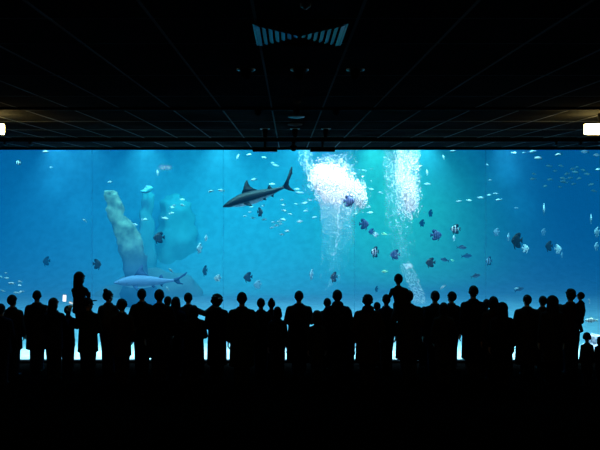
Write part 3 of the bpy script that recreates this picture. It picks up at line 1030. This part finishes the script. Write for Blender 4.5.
# ================================================================ THE CROWD
SKINS = [principled('skin_%d' % i, c, .6, 0, .2) for i, c in enumerate(((.30, .17, .11), (.36, .21, .15), (.16, .085, .055)))]
HAIRS = {'black': principled('black_hair', (.006, .005, .005), .7, 0, .1), 'brown': principled('brown_hair', (.016, .010, .007), .7, 0, .1), 'grey': principled('grey_hair', (.06, .06, .06), .7, 0, .1), 'blond': principled('blond_hair', (.07, .05, .025), .7, 0, .1)}
CL = {'black': (.006, .006, .007), 'charcoal': (.012, .012, .014), 'navy': (.006, .009, .020), 'red': (.05, .006, .006), 'brown': (.018, .011, .008), 'green': (.008, .014, .010), 'blue': (.012, .030, .070), 'grey': (.03, .03, .032), 'denim': (.010, .016, .032), 'white': (.10, .10, .10)}
CLM = {k: noisy(k + '_cloth', c, tuple(v * 1.6 for v in c), 30, .9, 0, spec=.0) for k, c in CL.items()}
M_shoe = principled('dark_shoe', (.006, .006, .006), .6, 0, .1)
REM = []


def remesh(o, vox, smooth=4):
    m = o.modifiers.new('r', 'REMESH'); m.mode = 'VOXEL'; m.voxel_size = vox; m.use_smooth_shade = True
    if smooth:
        m2 = o.modifiers.new('s', 'SMOOTH'); m2.iterations = smooth; m2.factor = .5
    REM.append(o)


def V3(*a):
    return Vector(a)


def hand(mb, wrist, d, n, k, side, curl=.35):
    """palm, four fingers of unequal length and a thumb; d along the arm, n out of the palm"""
    d = Vector(d).normalized()
    n = (Vector(n) - d * Vector(n).dot(d)).normalized()
    w_ = d.cross(n) * side
    for q in (-.028, -.009, .010, .028):
        mb.capsule(wrist + w_ * q * .6 * k, .017 * k, wrist + d * .085 * k + w_ * q * k, .0135 * k, 8, 2)
    for q, ln in ((-.033, .062), (-.011, .078), (.011, .082), (.033, .072)):
        a = wrist + d * .088 * k + w_ * q * k
        d1 = (d + n * curl).normalized(); d2 = (d + n * curl * 2.4).normalized()
        m_ = a + d1 * ln * .55 * k + w_ * q * .12 * k
        mb.capsule(a, .0098 * k, m_, .0092 * k, 7, 2)
        mb.capsule(m_, .0092 * k, m_ + d2 * ln * .5 * k, .008 * k, 7, 2)
    a = wrist + d * .022 * k + w_ * .03 * k
    m_ = a + (d * .6 + w_ * .7 + n * .3).normalized() * .042 * k
    mb.capsule(a, .0135 * k, m_, .0105 * k, 7, 2)
    mb.capsule(m_, .0105 * k, m_ + (d * .85 + w_ * .25 + n * .4).normalized() * .034 * k, .0088 * k, 7, 2)


ARMS = {   # elbow offset from shoulder, wrist offset from elbow (right side, +x out), palm normal
    'down': ((.055, -.02, -.29), (.02, .05, -.245), (-1, 0, 0)),
    'pocket': ((.10, -.07, -.275), (-.05, .14, -.20), (-1, .2, 0)),
    'front': ((.065, .0, -.285), (-.13, .20, -.03), (0, 0, 1)),
    'fold': ((.07, .06, -.27), (-.22, .12, .03), (0, -1, 0)),
    'phone': ((.05, .15, -.22), (-.05, .14, .21), (-.5, .5, 0)),
    'hold': ((.075, .10, -.20), (-.06, .08, .235), (-.6, -.7, 0)),
    'carry': ((.09, .05, -.28), (-.10, .23, .05), (-.3, -.2, 1)),
    'point': ((.22, .10, -.03), (.22, .07, .13), (0, -.2, -1)),
    'rest': ((.04, .16, -.18), (-.05, .18, .04), (0, 0, -1)),
}


def person(px, ytop, Y, label, hair='short', hcol='black', top='black', legs='black', wf=1.0, hem=.80, arms=('down', 'down'), yaw=0.0, hyaw=0.0, lean=0.0, tilt=0.0,
           seat=None, child_k=1.0, stance=.074, hood=False, skin=0, group=None, legpose=None, xoff=0.0, headk=1.0):
    headk = headk * 1.09
    if top == 'black':
        top = ('black', 'navy', 'charcoal', 'brown', 'green', 'black', 'charcoal')[int(px) % 7]
    if legs == 'black':
        legs = ('black', 'denim', 'charcoal', 'denim')[int(px * 3) % 4]
    wf = 1 + (wf - 1) * .85
    """a standing (or seated) visitor, local frame: feet at the origin, looking toward +y"""
    Zt = H - (ytop - VY) * Y / F
    hk = (1.30 if child_k > 1 else 1.0)
    neck_z = 1.50
    if seat is None:
        full = neck_z + (1.765 - neck_z) * hk * headk
        s = Zt / full
        base = Vector((wx(px, Y) + xoff, Y, 0))
    else:
        s = (Zt - seat) / (neck_z - .86 + (1.765 - neck_z) * hk)
        base = Vector((wx(px, Y) + xoff, Y, seat - .86 * s))
    thin = .92 if child_k > 1 else 1.0
    W = wf * thin
    R_yaw = Matrix.Rotation(yaw, 4, 'Z')

    def Lean(p):       # forward / sideways lean above the hips
        q = Vector(p)
        if q.z > .95:
            q.x += tilt * (q.z - .95); q.y += lean * (q.z - .95)
        return q
    sh = [Lean(V3(sd * .163 * W, 0, 1.385)) for sd in (-1, 1)]
    el, wr, pn = [], [], []
    for i, sd in enumerate((-1, 1)):
        e, w_, n = ARMS[arms[i]] if isinstance(arms[i], str) else arms[i]
        el.append(sh[i] + V3(e[0] * sd, e[1], e[2])); wr.append(el[-1] + V3(w_[0] * sd, w_[1], w_[2])); pn.append(V3(n[0] * sd, n[1], n[2]))
    hip = [V3(sd * .088, 0, .90) for sd in (-1, 1)]
    if seat is not None:
        kn = [V3(sd * .15, .30, .93) for sd in (-1, 1)]
        an = [V3(sd * .13, .36, .55) for sd in (-1, 1)]
        if legpose == 'held':
            kn = [V3(-.12, .14, .62), V3(.14, .20, .66)]; an = [V3(-.12, .04, .28), V3(.16, .08, .30)]
    else:
        kn = [V3(sd * (stance + .004), .015, .49) for sd in (-1, 1)]
        an = [V3(sd * stance, -.01, .085) for sd in (-1, 1)]
        if legpose == 'stride':
            kn = [V3(-stance, .06, .49), V3(stance * 1.2, .0, .49)]; an = [V3(-stance, .06, .085), V3(stance * 1.5, -.08, .085)]
    nb = Lean(V3(0, -.01, 1.44)); nt_ = Lean(V3(0, .005, 1.56))
    Rh = Matrix.Translation(Lean(V3(0, 0, neck_z))) @ Matrix.Rotation(hyaw, 4, 'Z') @ Matrix.Scale(hk * headk, 4) @ Matrix.Translation((0, 0, -neck_z))

    def hd(p):
        return Rh @ Vector(p)
    # ---- body
    b = MB()
    st = b.n
    b.loft([(0, 0, .84, .13 * W, .10), (0, 0, .93, .160 * W, .118), (0, 0, 1.04, .145 * W, .108), (0, 0, 1.15, .143 * W, .105), (0, 0, 1.28, .165 * W, .115), (0, 0, 1.36, .165 * W, .105), (0, 0, 1.43, .11 * W, .08), (0, -.01, 1.49, .06, .058)], 18)
    for i in range(st, b.n):
        b.v[i] = tuple(Lean(b.v[i]))
    b.capsule(nb, .060, nt_ if hk == 1 else hd((0, .0, 1.56)), .053, 12)
    h0 = b.n
    b.ell((0, -.012, 1.655), (.074, .094, .098), 16, 10)
    b.ell((0, .028, 1.578), (.054, .062, .062), 12, 8)
    b.capsule((0, .082, 1.645), .011, (0, .104, 1.612), .014, 8, 2)
    b.capsule((-.045, .070, 1.668), .014, (.045, .070, 1.668), .014, 8, 2)
    b.capsule((-.018, .083, 1.578), .009, (.018, .083, 1.578), .009, 8, 2)
    for sd in (-1, 1):
        b.ell((sd * .078, -.008, 1.632), (.012, .022, .032), 8, 6)
        b.ell((sd * .032, .078, 1.645), (.013, .011, .011), 8, 5)
    for i in range(h0, b.n):
        b.v[i] = tuple(hd(b.v[i]))
    for i, sd in enumerate((-1, 1)):
        b.capsule(sh[i], .058 * thin, el[i], .043 * thin, 10)
        b.capsule(el[i], .043 * thin, wr[i], .028, 10)
        hand(b, wr[i], wr[i] - el[i], pn[i], 1.06, sd)
        b.capsule(hip[i], .088 * thin, kn[i], .058, 10)
        b.capsule(kn[i], .058, an[i], .038, 10)
        ft = Vector((0, 1, 0)) if seat is None else Vector((0, .8, -.6))
        b.capsule(an[i] + V3(0, -.045, -.045), .034, an[i] + ft * .15 + V3(0, 0, -.055), .028, 8)
    b.xform(R_yaw @ Matrix.Scale(s, 4))
    o = b.build('person', SKINS[skin])
    o.location = base
    remesh(o, .0105 * max(s, .72), 1)
    tag(o, label, 'person', group)
    T = R_yaw @ Matrix.Scale(s, 4)
    # ---- jacket / top
    b = MB()
    st = b.n
    hx = .185 * W
    if hem < .80:
        low = [(0, 0, hem, (.205 + .02 * (.8 - hem)) * W, .165), (0, 0, .80, .20 * W, .155)]
    else:
        low = [(0, 0, hem, .193 * W, .150)]
    rings = low + [(0, 0, .98, .190 * W, .142), (0, 0, 1.14, .180 * W, .138), (0, 0, 1.26, .188 * W, .142), (0, -.01, 1.36, .180 * W, .132), (0, -.015, 1.43, .125 * W, .105), (0, -.01, 1.515, .082, .078)]
    if seat is not None:
        rings = [(0, 0, .87, .17 * W, .13)] + rings[len(low):]
    b.loft(rings, 20)
    for i in range(st, b.n):
        b.v[i] = tuple(Lean(b.v[i]))
    for i in range(2):
        b.capsule(Lean(V3(0, -.01, 1.435)), .078, sh[i] + V3(0, -.005, -.008), .074, 12)
    for i in range(2):
        b.capsule(sh[i], .074 * thin, el[i], .062 * thin, 10)
        b.capsule(el[i], .065 * thin, el[i].lerp(wr[i], .93), .048, 10)
    if hood:
        st = b.n
        b.ell((0, -.085, 1.50), (.125, .085, .085), 14, 8)
        for i in range(st, b.n):
            b.v[i] = tuple(Lean(b.v[i]))
    b.xform(T)
    c = b.build('jacket', CLM[top], o)
    remesh(c, .016 * s, 3)
    # ---- trousers
    b = MB()
    b.loft([(0, 0, .80, .165 * thin, .125), (0, 0, .92, .175 * thin, .135), (0, 0, 1.03, .158 * thin, .122)], 16)
    for i in range(2):
        b.capsule(hip[i] + V3(0, 0, -.03), .104 * thin, kn[i], .084, 10)
        b.capsule(kn[i], .084, an[i] + (kn[i] - an[i]) * .02, .074, 10)
    b.xform(T)
    c = b.build('trousers', CLM[legs], o)
    remesh(c, .016 * s, 2)
    # ---- shoes
    for i in range(2):
        b = MB()
        ft = Vector((0, 1, 0)) if seat is None else Vector((0, .8, -.6))
        a = an[i] + V3(0, -.05, -.040); e = an[i] + ft * .165 + V3(0, 0, -.050)
        b.capsule(a, .044, e, .037, 10); b.capsule(an[i] + V3(0, -.02, .015), .046, a + V3(0, .02, 0), .046, 10)
        if seat is None:
            b.v = [(x, y, max(z, .002)) for x, y, z in b.v]
        b.xform(T)
        c = b.build('shoe', M_shoe, o)
    # ---- hair or headwear
    b = MB()

    def face(p):
        if p.y > .045 and p.z < 1.69:
            p.y = .045 - (p.y - .045) * .2
        return p
    st = b.n
    r = {'curly': 1.02, 'afro': 1.36}.get(hair, 1.0)
    zt = 1.658
    if hair in ('short', 'crop', 'pony', 'bun', 'long', 'curly', 'afro', 'bob'):
        g = 1.0 if hair != 'crop' else .965
        b.ell((0, -.022, zt - .004 * r), (.0875 * r * g, .104 * r * g, .106 * (1 + (r - 1) * .6) * g), 20, 14, face)
        if hair in ('curly', 'afro'):
            rs = random.Random(int(px * 10))
            for q in range(70):
                a = rs.uniform(0, 2 * PI); el_ = rs.uniform(-.35, 1.4)
                p = V3(.0875 * r * math.cos(a) * math.cos(el_), -.022 + .10 * r * math.sin(a) * math.cos(el_), zt + .105 * (1 + (r - 1) * .6) * math.sin(el_))
                if p.y > .03 and p.z < 1.70:
                    continue
                b.ell(p, (.022, .022, .020), 8, 6)
        if hair == 'long':
            b.loft([(0, -.045, 1.40, .092, .050), (0, -.05, 1.48, .100, .062), (0, -.04, 1.58, .098, .078), (0, -.03, 1.66, .088, .08)], 16)
        if hair == 'bob':
            b.loft([(0, -.03, 1.52, .088, .070), (0, -.03, 1.56, .102, .085), (0, -.03, 1.64, .096, .088)], 16)
        if hair == 'pony':
            b.capsule((0, -.12, 1.68), .032, (0, -.16, 1.60), .036, 10); b.capsule((0, -.16, 1.60), .036, (0, -.13, 1.42), .018, 10)
        if hair == 'bun':
            b.ell((0, -.07, 1.755), (.046, .046, .042), 12, 8)
    nm, mt = 'hair', HAIRS[hcol]
    if hair in ('cap', 'beanie'):
        b.ell((0, -.02, 1.663), (.090, .106, .102), 20, 14, lambda p: V3(p.x, min(p.y, .06) if p.z < 1.68 else p.y, max(p.z, 1.60)))
        if hair == 'cap':
            b.ell((0, .115, 1.685), (.070, .075, .009), 14, 6)
        else:
            b.loft([(0, -.02, 1.60, .094, .098), (0, -.02, 1.64, .097, .108), (0, -.02, 1.67, .094, .104)], 18)
        nm, mt = ('cap' if hair == 'cap' else 'knit_hat'), CLM['charcoal']
    if hair == 'hood':
        b.ell((0, -.03, 1.65), (.105, .118, .118), 20, 14, face)
        b.loft([(0, -.03, 1.47, .115, .09), (0, -.035, 1.56, .108, .095), (0, -.03, 1.64, .10, .09)], 16)
        nm, mt = 'hood', CLM[top]
    for i in range(st, b.n):
        b.v[i] = tuple(T @ hd(b.v[i]))
    c = b.build(nm, mt, o)
    remesh(c, .011 * s, 2)
    return o, s, T, dict(wr=wr, el=el, sh=sh, base=base)


P_ = person
P_(1, 303, 12.6, 'leftmost person of the crowd, half cut off by the left edge of the photo', 'short', top='black', wf=1.12, arms=('down', 'front'), hem=.7)
P_(15, 294, 13.15, 'round-shouldered person in a dark coat, second from the left edge', 'short', top='charcoal', wf=1.08, arms=('front', 'pocket'), hem=.62, yaw=-.2, xoff=-.05)
P_(37, 289.5, 13.6, 'tall person with cropped hair and sloping shoulders, third from the left edge', 'crop', top='black', wf=1.16, hem=.5, hyaw=.3)
A = P_(54, 297, 12.9, 'long-haired person holding up the brightly lit phone', 'long', 'brown', top='navy', wf=.95, arms=('front', ((.04, .16, -.20), (.03, .10, .235), (0, 1, 0))), hyaw=-.4, hem=.7)
B = P_(68, 305, 13.5, 'short person under the seated child at the left, raising a small lit screen', 'short', top='black', wf=.9, arms=('front', ((.05, .12, -.2), (-.02, .10, .22), (0, 1, 0))), hem=.7)
C_ = P_(88, 297, 12.75, 'person in a brimmed cap carrying a child on one shoulder, at the left', 'cap', top='black', wf=1.05, arms=('hold', 'front'), hyaw=-.9, hem=.66, stance=.075)
P_(79.2, 272.3, 12.70, 'child sitting high on the shoulder of the capped person at the left', 'long', 'brown', top='charcoal', child_k=2, seat=1.44, arms=('rest', 'rest'), wf=.95, lean=.1, hyaw=-.5)
P_(108.5, 289.5, 13.4, 'slim person with a hair bun, right of the carried child at the left', 'bun', 'brown', top='grey', wf=.86, arms=('front', 'front'), hem=.78, hyaw=-.6, stance=.06)
P_(122, 299, 12.7, 'short bushy-haired person in front, under the nose of the lower shark', 'curly', top='black', wf=.95, hem=.6, stance=.07, arms=('front', 'pocket'))
P_(142, 288, 13.4, 'broad person with short hair standing under the middle of the lower shark', 'short', top='charcoal', wf=.98, hem=.7, arms=('pocket', 'down'))
P_(159.5, 288.5, 12.8, 'big broad-shouldered person in a dark coat under the tail of the lower shark', 'short', top='black', wf=1.28, hem=.5, arms=('down', 'pocket'))
P_(168, 295.6, 13.75, 'person mostly hidden behind the big broad-shouldered one, only the head showing', 'short', 'brown', top='charcoal', wf=.85, hem=.7)
P_(176, 296, 13.25, 'person with round hair between the big broad-shouldered one and the pointing one', 'bob', top='black', wf=.92, hem=.6)
P_(188.3, 292, 13.55, 'person in a blue-grey jacket stretching one arm out to the right', 'short', top='grey', wf=1.0, hem=.72, arms=('down', ((.20, .10, -.10), (.19, .08, .17), (0, -.2, -1))))
P_(194, 304.5, 12.6, 'shorter round-headed person in front of the one stretching out an arm', 'bob', top='black', wf=1.14, hem=.3, arms=('front', 'front'))
P_(217, 295, 13.1, 'person with wide bushy hair right of the outstretched arm', 'afro', top='black', wf=1.0, hem=.3, headk=.92, arms=('front', 'pocket'))
P_(242, 291, 12.6, 'large bald-looking man with wide shoulders left of the centre', 'crop', top='black', wf=1.18, hem=.38, arms=('down', 'pocket'), headk=1.06)
P_(261, 297.5, 13.3, 'person with short hair just right of the large man left of the centre', 'short', top='charcoal', wf=.98, hem=.68)
P_(271.5, 298.6, 13.7, 'small-headed person, second to the right of the large man left of the centre', 'bun', top='black', wf=.85, hem=.7)
P_(277.5, 306, 12.75, 'shortest of the three heads between the large man and the wide-shouldered central man', 'bob', top='navy', wf=.84, hem=.55)
P_(299, 290, 13.3, 'wide-shouldered man in the middle of the crowd standing clear of his neighbours', 'short', top='charcoal', wf=1.26, hem=.30, arms=('fold', 'fold'), stance=.08)
P_(317, 309.5, 12.75, 'short child between the two tallest people in the middle of the crowd', 'bob', 'brown', top='black', child_k=2, wf=.95, hem=.5)
P_(337.3, 289, 13.1, 'broad person in a thick coat right of the centre of the crowd', 'short', top='black', wf=1.24, hem=.45, arms=('pocket', 'pocket'), hood=True, headk=1.05)
P_(327.3, 297.5, 13.75, 'head and shoulder showing behind the left side of the broad thick-coated person', 'short', top='black', wf=.9, hem=.6)
P_(348.5, 308, 13.5, 'shoulder of a short person behind the right side of the broad thick-coated one', 'bob', top='charcoal', wf=.85, hem=.5)
P_(367.5, 294.4, 12.6, 'round-headed person in a hooded coat left of the slim one by the bubbles', 'curly', top='black', wf=1.16, hem=.45, arms=('pocket', 'pocket'), hood=True, headk=.94)
P_(377, 301.5, 13.88, 'person half hidden behind the right shoulder of the hooded coat', 'short', top='charcoal', wf=.85, hem=.6)
P_(386.3, 293.6, 13.5, 'slim person with a narrow head left of the child on shoulders at the bubbles', 'short', top='navy', wf=.80, hem=.72, stance=.06)
D_ = P_(408.5, 289.5, 13.0, 'big person carrying a child on the shoulders in front of the bubble column', 'short', top='black', wf=1.28, hem=.42, arms=('hold', 'front'), stance=.085)
P_(398.2, 274.3, 12.95, 'child crouching on the shoulders of the big person in front of the bubble column', 'short', top='black', child_k=2, seat=1.43, arms=('rest', 'rest'), wf=1.35, lean=.05, tilt=-.22, xoff=.09)
P_(424, 306, 13.88, 'short person squeezed behind the right arm of the big child-carrier by the bubbles', 'short', top='black', wf=.95, hem=.5)
P_(435, 290, 13.25, 'person with a rounded head, first right of the bubble column', 'short', top='black', wf=.98, hem=.6)
P_(443.6, 301.7, 12.6, 'shorter person in front with a dim blue sleeve, right of the bubble column', 'bob', top='black', wf=.9, hem=.5, arms=('pocket', 'pocket'))
P_(451.3, 290.7, 13.8, 'slim upright person left of the tallest one, a thin lit gap between them', 'short', top='charcoal', wf=.82, hem=.70, stance=.055, hyaw=.5, lean=-.03)
P_(474.3, 284.6, 13.2, 'tallest standing person of the crowd, with square shoulders, in the right half', 'crop', top='black', wf=1.10, hem=.36, arms=('down', 'down'), xoff=-.02)
P_(493.3, 295.6, 12.9, 'person with full dark hair, nearest to the right of the tallest one', 'bob', top='black', wf=.98, hem=.5)
P_(486.5, 298.5, 13.65, 'person whose head peeps out behind the full-haired one beside the tallest', 'short', top='charcoal', wf=.85, hem=.6)
P_(502, 301.7, 12.55, 'shorter hooded person left of the broad lone person in the right half', 'hood', top='black', wf=1.08, hem=.25)
P_(527, 294, 13.2, 'broad person with sloping shoulders standing alone in the right half', 'short', top='black', wf=1.22, hem=.28, arms=('pocket', 'pocket'), headk=.96)
P_(542.7, 295.3, 13.68, 'left one of the two close heads just left of the curly-haired carrier', 'short', top='black', wf=.88, hem=.6)
P_(552, 295, 12.65, 'right one of the two close heads just left of the curly-haired carrier', 'hood', top='black', wf=1.02, hem=.45)
P_(560, 303.5, 13.88, 'short person hidden to the shoulders beside the curly-haired carrier', 'short', top='charcoal', wf=.9, hem=.5)
E_ = P_(570.5, 289.0, 13.3, 'curly-haired person holding a small child in the arms at the right', 'curly', top='black', wf=.86, hem=.72, arms=('down', 'carry'), stance=.075, headk=.95)
P_(580.5, 292.3, 13.15, 'small child held in the arms of the curly-haired person', 'short', 'brown', top='charcoal', child_k=2, seat=1.24, arms=('rest', 'down'), wf=1.0, legpose='held', yaw=.5)
P_(587, 332, 12.5, 'small child in a knit hat standing low at the right', 'beanie', top='charcoal', child_k=2, wf=.98, hem=.5, hyaw=-.4)
P_(600, 336, 12.9, 'small child cut off by the right edge of the photo', 'bob', top='black', child_k=2, wf=.98, hem=.5)

# two lit screens held up in the crowd
M_screen = emitter('phone_screen', (.80, .86, 1.0), 1.6)
M_screen2 = emitter('phone_screen_dim', (.75, .85, .9), .9)


def phone(px, py, Y, w_, h_, roll, mat, label):
    t = empty('smartphone', (wx(px, Y), Y, wz(py, Y)))
    t.rotation_euler = (0, roll, 0)
    tag(t, label, 'phone')
    b = MB(); b.box(-w_ / 2, w_ / 2, -.004, .004, -h_ / 2, h_ / 2); bevel(b.build('case', M_black, t, False), .003)
    b = MB(); b.box(-w_ / 2 + .004, w_ / 2 - .004, -.0052, -.0042, -h_ / 2 + .006, h_ / 2 - .006); b.build('screen', mat, t, False)


phone(64.6, 298.2, 13.05, .078, .145, .05, M_screen, 'bright phone screen held up left of the child on shoulders')
phone(71.4, 303.0, 13.62, .105, .052, .35, M_screen2, 'small tilted lit screen under the child on shoulders at the left')

# bake every modifier into plain meshes
dg = bpy.context.evaluated_depsgraph_get()
new = []
for o in REM + BAKE:
    new.append((o, bpy.data.meshes.new_from_object(o.evaluated_get(dg))))
for o, me in new:
    o.modifiers.clear()
    mats = list(o.data.materials)
    o.data = me
    if not me.materials:
        for m in mats:
            me.materials.append(m)
